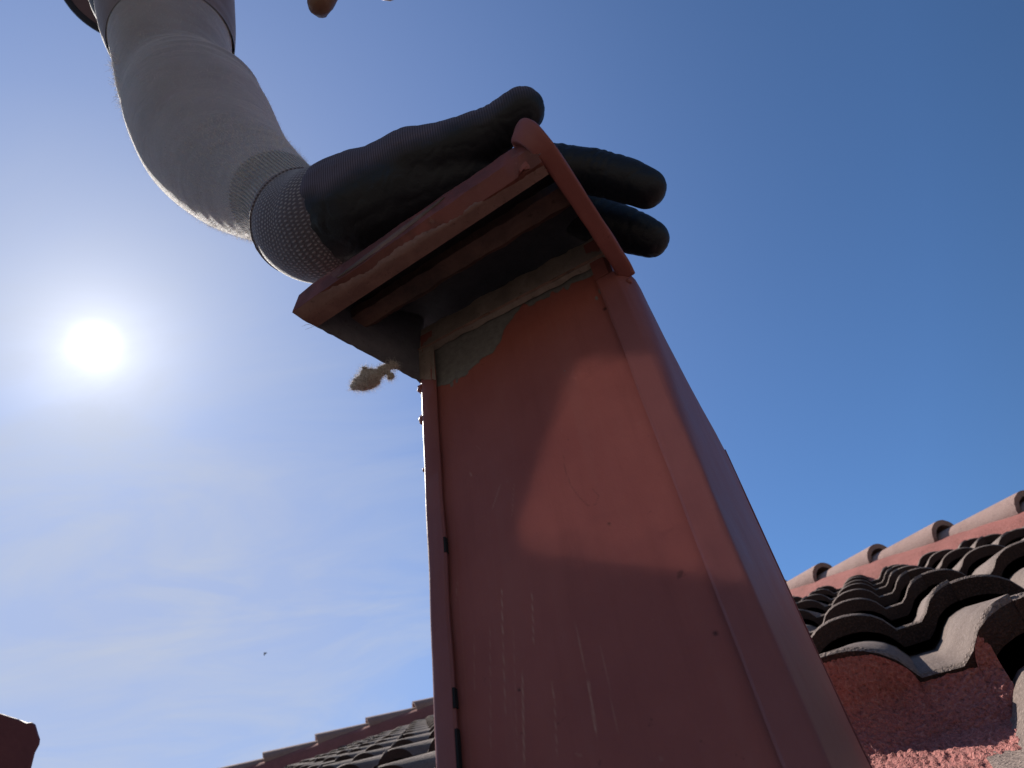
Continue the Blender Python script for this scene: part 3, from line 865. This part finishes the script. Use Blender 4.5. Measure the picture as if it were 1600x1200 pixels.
# ---- mortar at the foot of the vent, packed against the cut tiles
def mortar_apron():
    V, F = [], []
    nu_, nv = 130, 230
    uF = 1.10 + U0
    for i in range(nu_ + 1):
        s = i / nu_                            # 0 at the tile edge, 1 far out on the apron
        vedge = .112 + .018 * noise.noise(Vector((s * 7, 2, 0))) + .006 * noise.noise(Vector((s * 40, 2, 0))) + .02 * min(1, s * 6) - .05 * max(0, s - .45) * 2
        vedge = min(vedge, .121)
        for j in range(nv + 1):
            v = -.42 + (vedge + .42) * j / nv
            top = prof(v) - .0035
            if s < .45:
                k = s / .45
                h = top * (1 - k) + (-.029) * k
                u = uF - .012 - .085 * max(0, (-.0035 - h) / .0255) ** 1.6
            else:
                k = (s - .45) / .55
                u = uF - .097 - .75 * k
                h = -.029 - .004 * k
            if v < -.04:
                q_ = min(1, (-.04 - v) / .105)
                bul = q_ * q_ * (3 - 2 * q_) if v > -.145 else max(0, 1 - (-.145 - v) / .055)
                u -= .055 * bul
            p = rp(u, v, h)
            am = .0009 + .0007 * min(1, max(0, (s - .25) * 4))
            nz_ = noise.noise(p * 60) * am + noise.noise(p * 280) * am * 1.0 + noise.noise(p * 700) * am * .9
            V.append(p + cw(N_) * nz_ - cw(U_) * nz_ * .7)
    m = nv + 1
    F = [(i*m + j, i*m + j+1, (i+1)*m + j+1, (i+1)*m + j) for i in range(nu_) for j in range(nv)]
    return mesh('mortar_apron', V, F, M['mortar_rough'], roof, recalc=False, sharp=None)
mortar_apron()

# ================================================================== SECOND VENT (corner of the picture)
def vent2():
    o = px(20, 1190, 1.15)
    t = empty('distant_vent', o, 'dull maroon vent hood poking in at the lower left corner of the photo', 'vent')
    pts = [(-260, 1050), (-60, 1088), (0, 1114), (28, 1123), (44, 1129), (50, 1128), (56, 1132), (60, 1146), (63, 1155), (62, 1163), (55, 1176), (49, 1200), (20, 1330), (-260, 1330)]
    V = []
    for dz in (0.0, .004, .16, .164):
        k = .0 if dz in (.004, .16) else 6
        for (x, y) in pts:
            cx_, cy_ = -80, 1200
            s = 1 - k / 300
            V.append(px(cx_ + (x - cx_) * s, cy_ + (y - cy_) * s, 1.05 + 0) + cw(_n((-.76, -.545, 1))) * dz)
    n_ = len(pts); F = [tuple(range(n_)), tuple(3*n_ + k for k in range(n_))]
    for q in range(3):
        F += [(q*n_ + k, q*n_ + (k+1) % n_, (q+1)*n_ + (k+1) % n_, (q+1)*n_ + k) for k in range(n_)]
    mesh('hood', V, F, M['paint2'], t, recalc=True, sharp=60)
    # its shaft, down to the tiles
    c0 = px(-110, 1300, 1.12); q = []
    for z in (0, -.6):
        for (x, y) in ((-.11, -.08), (.11, -.08), (.11, .08), (-.11, .08)):
            q.append(c0 + wV * x - bV * y + Vector((0, 0, z)))
    mesh('shaft', q, [(0, 1, 2, 3), (4, 5, 6, 7), (0, 1, 5, 4), (1, 2, 6, 5), (2, 3, 7, 6), (3, 0, 4, 7)], M['paint2'], t, smooth=False, recalc=True)
vent2()

# ================================================================== THE WORKER
person = empty('person', cp((-.72, -.16, -.2)), 'worker reaching in with grey knit sleeve and black coated glove resting on the vent hood', 'person')
def P4(x, y, z, r): return tuple(px(x, y, z)) + (r,)
def C4(x, y, z, r): return tuple(cp((x, y, z))) + (r,)
feet = []
hips = np.array([-.80, .50, .52]); dn = -UPC
def off(p, v, s): return np.array(p) + np.array(v) * s
sideL = _n(np.cross(UPC, (0.3, .1, 1.0)))
hipA = hips + sideL * .10; hipB = hips - sideL * .10
kneeA = hipA + dn * .44 + np.array([.02, 0, .07]); kneeB = hipB + dn * .44 + np.array([-.02, 0, .05])
ankA = kneeA + dn * .43 - np.array([0, 0, .05]); ankB = kneeB + dn * .43 - np.array([0, 0, .05])
def c4(p, r): return C4(p[0], p[1], p[2], r)
torso = [c4(hips, .125), C4(-.70, .56, .60, .12), C4(-.58, .60, .69, .13), C4(-.49, .66, .78, .10)]
neck = [C4(-.49, .66, .80, .055), C4(-.525, .67, .90, .052)]
headc = (-.555, .68, 1.00)
head = [C4(-.540, .66, .955, .072), C4(-.565, .69, 1.03, .088)]
rarm = [C4(-.46, .60, .77, .06), C4(-.37, .52, .73, .050), P4(262, 0, .660, .042), P4(290, 142, .600, .036), P4(335, 228, .535, .034), P4(390, 292, .466, .027), P4(472, 345, .395, .018), P4(505, 350, .382, .018)]
larm = [C4(-.53, .74, .82, .06), C4(-.57, .84, .84, .052), C4(-.40, .78, .72, .040), C4(-.24, .56, .58, .032), C4(-.165, .42, .50, .023)]
lpalm = [C4(-.165, .42, .50, .024), C4(-.135, .345, .462, .026), C4(-.115, .315, .447, .022)]
lhand = [[C4(-.125, .325, .455, .016), P4(548, -120, .435, .0100), P4(527, -50, .425, .0092), P4(500, 6, .42, .0088)],
         [C4(-.115, .33, .455, .015), P4(640, -180, .435, .0098), P4(628, -90, .425, .0090), P4(607, -17, .42, .0086)],
         [C4(-.105, .33, .46, .015), P4(730, -190, .44, .0095), P4(735, -120, .43, .0086), P4(722, -70, .425, .0082)],
         [C4(-.095, .34, .465, .014), P4(810, -220, .445, .0082), P4(820, -170, .44, .0076), P4(815, -130, .435, .0070)],
         [C4(-.155, .38, .48, .017), P4(440, -190, .46, .0110), P4(425, -120, .45, .0100)]]
lhand += [[P4(560, -150, .442, .0135), P4(650, -205, .442, .0135), P4(735, -215, .446, .0130), P4(800, -240, .450, .0115)],
          [C4(-.150, .385, .48, .021), P4(590, -190, .452, .0165), P4(600, -175, .448, .0150)], [C4(-.150, .385, .48, .021), P4(690, -250, .458, .0160), P4(700, -230, .452, .0150)],
          [C4(-.150, .395, .485, .020), P4(770, -280, .462, .0140), P4(785, -255, .455, .0130)]]
legs = [[c4(hipA, .09), c4(kneeA, .062), c4(ankA, .042)], [c4(hipB, .09), c4(kneeB, .062), c4(ankB, .042)]]
nose = [C4(-.500, .655, .99, .012), C4(-.488, .645, .975, .011)]
body = blend('body', [torso, neck, head, rarm, larm, lpalm] + lhand + legs + [nose], .0042, M['skin'], person, smooth=6)
tag(body, 'bare fingers of the other hand')
# clothing
blend('t_shirt', [[torso[0][:3] + (.140,), torso[1][:3] + (.135,), torso[2][:3] + (.143,), torso[3][:3] + (.115,)],
                  [C4(-.47, .61, .775, .078), C4(-.38, .535, .735, .070), P4(250, -70, .71, .066), P4(252, -4, .700, .0650)],
                  [C4(-.53, .74, .82, .075), C4(-.57, .84, .84, .066), C4(-.49, .81, .78, .060)]], .007, M['shirt'], person, smooth=10,
      disp=lambda c, n: c + n * (.004 * noise.noise(c * 16)))
blend('trousers', [[c4(hips, .140), c4(hipA, .108), c4(kneeA, .080), c4(off(ankA, dn, -.06), .062)], [c4(hips, .140), c4(hipB, .108), c4(kneeB, .080), c4(off(ankB, dn, -.06), .062)]], .008, M['trousers'], person, smooth=8)
for ak in (ankA, ankB):
    blend('boot', [[c4(off(ak, dn, -.03), .052), c4(off(ak, dn, .04), .045), c4(off(ak, dn, .05) + np.array([.02, 0, .15]), .038)]], .006, M['shoe'], person, smooth=6)
blend('hair', [[C4(-.575, .70, 1.035, .092), C4(-.575, .715, 1.03, .090)]], .006, M['hair'], person, smooth=4)
# hat: a crown and a bound brim
hatc = px(228, -72, 1.08); hn = (cp((-.572, .66, 1.2)) - cp((-.545, .66, .95))).normalized()
hx = hn.orthogonal().normalized(); hy = hn.cross(hx)
V, F = [], []
hp = [(.085, -.004), (.128, .0), (.1365, .001), (.1365, .004), (.128, .0045), (.092, .004), (.088, .03), (.078, .085), (.05, .105), (.0, .108)]
sg = 64
for (r, h) in hp:
    for k in range(sg):
        a = 2 * math.pi * k / sg
        w = .006 * math.sin(a * 3 + 1) * (r > .1)
        V.append(hatc + hx * math.cos(a) * max(r, .0005) + hy * math.sin(a) * max(r, .0005) + hn * (h + w))
F = [(i*sg + k, i*sg + (k+1) % sg, (i+1)*sg + (k+1) % sg, (i+1)*sg + k) for i in range(len(hp) - 1) for k in range(sg)]
hat = mesh('sun_hat', V, F, M['hat'], person, sharp=60)
V, F = [], []
for k in range(96):
    a = 2 * math.pi * k / 96; c = hatc + hx * math.cos(a) * .1370 + hy * math.sin(a) * .1370 + hn * (.0025 + .006 * math.sin(a * 3 + 1))
    rr = hx * math.cos(a) + hy * math.sin(a)
    for q in range(8):
        b_ = 2 * math.pi * q / 8; V.append(c + rr * math.cos(b_) * .0055 + hn * math.sin(b_) * .0040)
F = [(k*8 + q, k*8 + (q+1) % 8, ((k+1) % 96)*8 + (q+1) % 8, ((k+1) % 96)*8 + q) for k in range(96) for q in range(8)]
mesh('brim_binding', V, F, M['hat_edge'], hat)

# sleeve of grey knit from the wrist to above the elbow
def LR(lx, ly, rx, ry, z, k=1.0):
    r = math.hypot(lx - rx, ly - ry) / 2 * z / FPX * k
    return P4((lx + rx) / 2, (ly + ry) / 2, z, r)
slv = [LR(158, -60, 350, -30, .672), LR(172, 20, 355, 48, .645), LR(184, 92, 357, 86, .62), LR(194, 150, 368, 126, .600), LR(203, 186, 402, 150, .580), LR(212, 216, 424, 176, .558, .985), LR(229, 252, 440, 205, .535, .98),
       LR(267, 286, 459, 240, .50, .98), LR(315, 319, 478, 258, .466, .98), LR(361, 347, 491, 264, .437, .97), LR(403, 377, 500, 268, .413, .95), LR(440, 414, 509, 272, .395, .93), LR(460, 432, 520, 280, .385, .80)]
slen = 0
for p, q in zip(slv, slv[1:]): slen += (Vector(p[:3]) - Vector(q[:3])).length
S_EL = sum((Vector(p[:3]) - Vector(q[:3])).length for p, q in zip(slv[:4], slv[1:5])) - .006
SL = dict(rib0=slen - .062, rib1=slen - .014)
M['sleeve'] = mat_sleeve()
def wr(s, a):
    e = .006 * noise.noise(Vector((math.cos(a) * 1.6, math.sin(a) * 1.6, s * 18)))
    # creases in the crook of the elbow
    ca = max(0, math.cos(a)); d = s - S_EL
    e -= .085 * math.exp(-(d / .006) ** 2) * ca ** 2
    e += .035 * math.exp(-((d - .012) / .010) ** 2) * ca ** 2
    e += .012 * math.exp(-(d / .035) ** 2) * math.sin((d + .012 * (1 - math.cos(a))) * 420 + 1.5 * math.sin(a * 2)) * max(0, math.cos(a * .8)) ** 1.5
    e += .004 * math.exp(-((s - slen * .8) / .05) ** 2) * math.sin(s * 330 + 3 * math.cos(a + 1)) * (.5 + .5 * math.sin(a * 2 + 1))
    if s > SL['rib1']: e += .018 if s < SL['rib1'] + .004 else .012
    return e
sleeve = tube('arm_sleeve', slv, M['sleeve'], person, n=18, seg=128, cap=False, wob=wr, flatdir=cw(_n((1, .45, 0))))
# hem band of the shirt over the sleeve
hem = [LR(150, -150, 350, -120, .70, 1.05), LR(160, -60, 352, -28, .672, 1.05), LR(170, 20, 356, 48, .648, 1.05), LR(177, 52, 357, 68, .636, 1.05), LR(181, 66, 358, 78, .630, 1.03)]
M['hem'] = mat_plain('mauve_grey_shirt_hem', (.17, .145, .175), .9, .5)
tube('sleeve_hem', hem, M['hem'], person, n=8, seg=72, cap=False)

# glove: knitted cuff
M['cuff'] = mat_cuff()
glove = empty('glove', px(600, 330, .37)); 
bpy.data.objects.remove(glove)
cuff = tube('glove_cuff', [P4(474, 348, .397, .0292), P4(480, 351, .393, .0302), P4(490, 354, .388, .0308), P4(505, 354, .382, .0312), P4(522, 349, .376, .0312), P4(545, 339, .371, .0298), P4(575, 328, .366, .0265)],
            M['cuff'], person, n=10, seg=84, cap=False,
            wob=lambda s, a: .012 * noise.noise(Vector((math.cos(a) * 2, math.sin(a) * 2, s * 60))) + (.03 if s < .003 else 0))
ka, kb = px(536, 292, .365), px(712, 206, .345)
KNIT_N = (kb - ka).cross(cw((-.35, .12, 1))).normalized()
if KNIT_N.dot(cw((0, 1, 0))) < 0: KNIT_N = -KNIT_N
KNIT_EDGE = ka.dot(KNIT_N)
M['glove'] = mat_glove()
g = [[P4(522, 346, .376, .0290), P4(552, 336, .370, .0312), P4(578, 328, .366, .0315), P4(640, 303, .358, .0275), P4(720, 275, .352, .022), P4(790, 278, .357, .0150)],
     [P4(600, 292, .357, .0215), P4(650, 262, .350, .0200), P4(700, 241, .343, .0158), P4(764, 209, .337, .0125), P4(795, 190, .334, .0112), P4(817, 173, .332, .0106)],
     [P4(640, 320, .370, .022), P4(800, 322, .376, .0142), P4(880, 325, .388, .0126), P4(935, 343, .386, .0128), P4(990, 364, .379, .0119), P4(1017, 374, .375, .0108)],
     [P4(720, 285, .358, .018), P4(790, 275, .360, .0142), P4(868, 262, .360, .0126), P4(928, 270, .356, .0122), P4(985, 285, .350, .0114), P4(1008, 294, .347, .0104)],
     [P4(640, 335, .38, .022), P4(780, 360, .402, .0135), P4(850, 385, .415, .0118), P4(905, 405, .425, .011), P4(935, 425, .43, .0098)],
     [P4(630, 350, .385, .021), P4(740, 395, .420, .0125), P4(800, 425, .44, .0105), P4(845, 450, .45, .009)]]
CR = []
def crease(x, y, z, x2, y2, z2, w=.0016, amp=.0006, reach=.014, k=1.0):
    c = px(x, y, z); CR.append((c, (px(x2, y2, z2) - c).normalized(), w, amp, reach))
for q in ((868, 262, .360, 928, 270, .356), (880, 263, .359, 928, 270, .356), (930, 270, .356, 985, 285, .350), (941, 272, .355, 985, 285, .350), (952, 276, .354, 985, 285, .350),
          (935, 343, .386, 990, 364, .379), (946, 347, .385, 990, 364, .379), (985, 362, .379, 1017, 374, .375), (764, 209, .337, 795, 190, .334), (775, 203, .336, 795, 190, .334),
          (786, 196, .335, 817, 173, .332), (700, 241, .343, 764, 209, .337), (688, 246, .344, 764, 209, .337), (650, 262, .350, 700, 241, .343)):
    crease(*q)
def glove_disp(c, n):
    d = .0007 * noise.noise(c * 70) + .0014 * noise.noise(c * 28)
    w = noise.noise(c * 120 + Vector((3, 1, 2))); d -= .00028 * max(0, 1 - abs(w) * 7)
    for (o, t_, wd, am, re) in CR:
        v = c - o; h = v.dot(t_) + .0012 * noise.noise(c * 160)
        if abs(h) < wd * 3 and v.length < re * 2:
            d += am * (-math.exp(-(h / wd) ** 2) + .45 * math.exp(-((abs(h) - wd * 1.5) / wd) ** 2)) * math.exp(-(v.length / re) ** 4)
    return c + n * d
blend('glove', g, .0011, M['glove'], person, smooth=14, fac=.6, disp=glove_disp)

ce = [P4(474, 348, .397, .0292), P4(480, 351, .393, .0302)]
c0 = Vector(ce[0][:3]); tdir = (Vector(ce[1][:3]) - c0).normalized(); ux = tdir.orthogonal().normalized(); uy = tdir.cross(ux)
V = []; F = []
for k in range(120):
    a = 2 * math.pi * k / 120; rr = ux * math.cos(a) + uy * math.sin(a)
    for q in range(8):
        b_ = math.pi * q / 4; w = 1 + .12 * math.sin(k * 1.7)
        V.append(c0 + rr * (.0292 + math.cos(b_) * .0011 * w) + tdir * (math.sin(b_) * .0014 * w + .0006 * noise.noise(rr * 4)))
F = [(k*8 + q, k*8 + (q+1) % 8, ((k+1) % 120)*8 + (q+1) % 8, ((k+1) % 120)*8 + q) for k in range(120) for q in range(8)]
mesh('cuff_edge', V, F, M['hem'], cuff)

# stray fibres standing off the sleeve, lit by the sun
def fibres(name, src, count, mat, parent, keep, lmin=.001, lmax=.004, rad=.00006, seed=1):
    rg = random.Random(seed); me = src.data; V, F = [], []
    polys = [p for p in me.polygons if keep(p.center)]
    for _ in range(count):
        p = rg.choice(polys); c = Vector(p.center); nn = Vector(p.normal)
        d = (nn + Vector((rg.uniform(-1, 1), rg.uniform(-1, 1), rg.uniform(-1, 1))) * .9).normalized()
        L = rg.uniform(lmin, lmax); bend = Vector((rg.uniform(-1, 1), rg.uniform(-1, 1), rg.uniform(-1, 1))) * L * .5
        prev = None
        for k in range(4):
            t = k / 3; q = c + d * L * t + bend * t * t
            u = d.orthogonal().normalized(); w = d.cross(u)
            r = rad * (1 - t * .6)
            row = []
            for m in range(3):
                a = 2 * math.pi * m / 3; V.append(q + (u * math.cos(a) + w * math.sin(a)) * r); row.append(len(V) - 1)
            if prev:
                for m in range(3): F.append((prev[m], prev[(m+1) % 3], row[(m+1) % 3], row[m]))
            prev = row
    return mesh(name, V, F, mat, parent, sharp=None)
fz = tag(fibres('fuzz', sleeve, 9000, M['thread'], sleeve, lambda c: True, .0006, .0024, .00005), kind='stuff')
# denser pale fuzz added to brighten the sunlit rim, then frayed threads
tag(fibres('rim_fuzz', sleeve, 6000, M['thread'], sleeve, lambda c: (c - px(330, 340, .45)).length < .07, .0006, .0030, .00006, 12), kind='stuff')
tag(fibres('fray', sleeve, 500, M['thread'], sleeve, lambda c: (c - px(205, 170, .6)).length < .045 and (c - px(205, 170, .6)).length < .05, .002, .006, .00012, 4), kind='stuff')

# ================================================================== LINT AND THREADS ON THE VENT
lint = empty('lint_clump', bp(-.012, .030, .0), 'fluffy grey-brown lint hanging from the left edge of the hood', 'lint')
lb = []
main = blend('fluff', [[P4(553, 603, .360, .0018), P4(564, 599, .360, .0038), P4(580, 591, .360, .0042), P4(595, 581, .360, .0024), P4(612, 569, .361, .0016)],
                       [P4(574, 588, .360, .0034), P4(570, 577, .360, .0014)], [P4(597, 580, .360, .0018), P4(606, 584, .360, .0010), P4(610, 589, .360, .0017)], [P4(606, 572, .361, .0016), P4(618, 573, .361, .0012)]],
             .0004, M['lint'], lint, smooth=2, disp=lambda c, n: c + n * (.0012 * noise.noise(c * 330) + .0009 * noise.noise(c * 1100)))
tag(fibres('lint_fibres', main, 5200, M['thread'], lint, lambda c: True, .0006, .0030, .000035, 9), kind='stuff')
th = []
for i, (x, y, z) in enumerate(((497, 511, .338), (492, 506, .338))):
    tt = tube('loose_thread', [P4(x, y, z, .00012), P4(x - 5, y + 4 * (i - .5), z, .00010), P4(x - 12, y + 1, z, .00008), P4(x - 20, y + 4, z, .00005)], M['thread'], lint, n=5, seg=5)

# ================================================================== BIRD
bd = empty('bird', px(413, 1022, 40.0), 'tiny dark bird far off in the sky above the roof on the left', 'bird')
bc = px(413, 1022, 40.0)
ex, ey, ez = cw((1, 0, 0)), cw((0, 1, 0)), cw((0, 0, 1))
V, F = [], []
for i, (t, r) in enumerate(((-.10, .006), (-.07, .022), (0, .034), (.06, .024), (.09, .018), (.12, .004))):
    for k in range(8):
        a = math.pi * k / 4; V.append(bc + ey * t + (ex * math.cos(a) + ez * math.sin(a)) * r)
F = [(i*8 + k, i*8 + (k+1) % 8, (i+1)*8 + (k+1) % 8, (i+1)*8 + k) for i in range(5) for k in range(8)]
mesh('bird_body', V, F, M['bird'], bd)
for s in (-1, 1):
    V = [bc + ey * .04, bc + ey * -.04, bc + ex * s * .05 + ez * .14 + ey * -.03, bc + ex * s * .05 + ez * .14 + ey * .05, bc + ex * s * .07 + ez * .26 + ey * -.02]
    V += [v + ex * .006 for v in V]
    mesh('wing', V, [(0, 1, 2, 3), (3, 2, 4), (5, 6, 7, 8), (8, 7, 9), (0, 3, 8, 5), (1, 2, 7, 6), (3, 4, 9, 8), (2, 4, 9, 7)], M['bird'], bd, smooth=False, recalc=True)

# ================================================================== THE PHONE that takes the picture; its glossy back throws sunlight onto the vent
m, t, b = newmat('glossy_phone_back'); setin(t, b, Base_Color=(.108, .102, .096), Roughness=.065, Metallic=1.0)
M['phone'] = m
ph = empty('smartphone', cp((-.073, -.002, -.008)), 'glossy dark smartphone beside the viewpoint with its back towards the red vent', 'smartphone')
def phone(x0, x1, y0, y1):
    V = []; r = .011; pts = []
    for cx_, cy_, a0 in ((x1-r, y1-r, 0), (x0+r, y1-r, 90), (x0+r, y0+r, 180), (x1-r, y0+r, 270)):
        for i in range(9): pts.append((cx_ + r * math.cos(R_(a0 + 11.25*i)), cy_ + r * math.sin(R_(a0 + 11.25*i))))
    for z in (-.004, -.012):
        for x, y in pts: V.append(cp((x, y, z)))
    n = len(pts); F = [tuple(range(n)), tuple(range(n, 2*n))] + [(k, (k+1) % n, n + (k+1) % n, n + k) for k in range(n)]
    mesh('phone_body', V, F, M['phone'], ph, smooth=False, recalc=True)
phone(-.166, .008, -.049, .029)
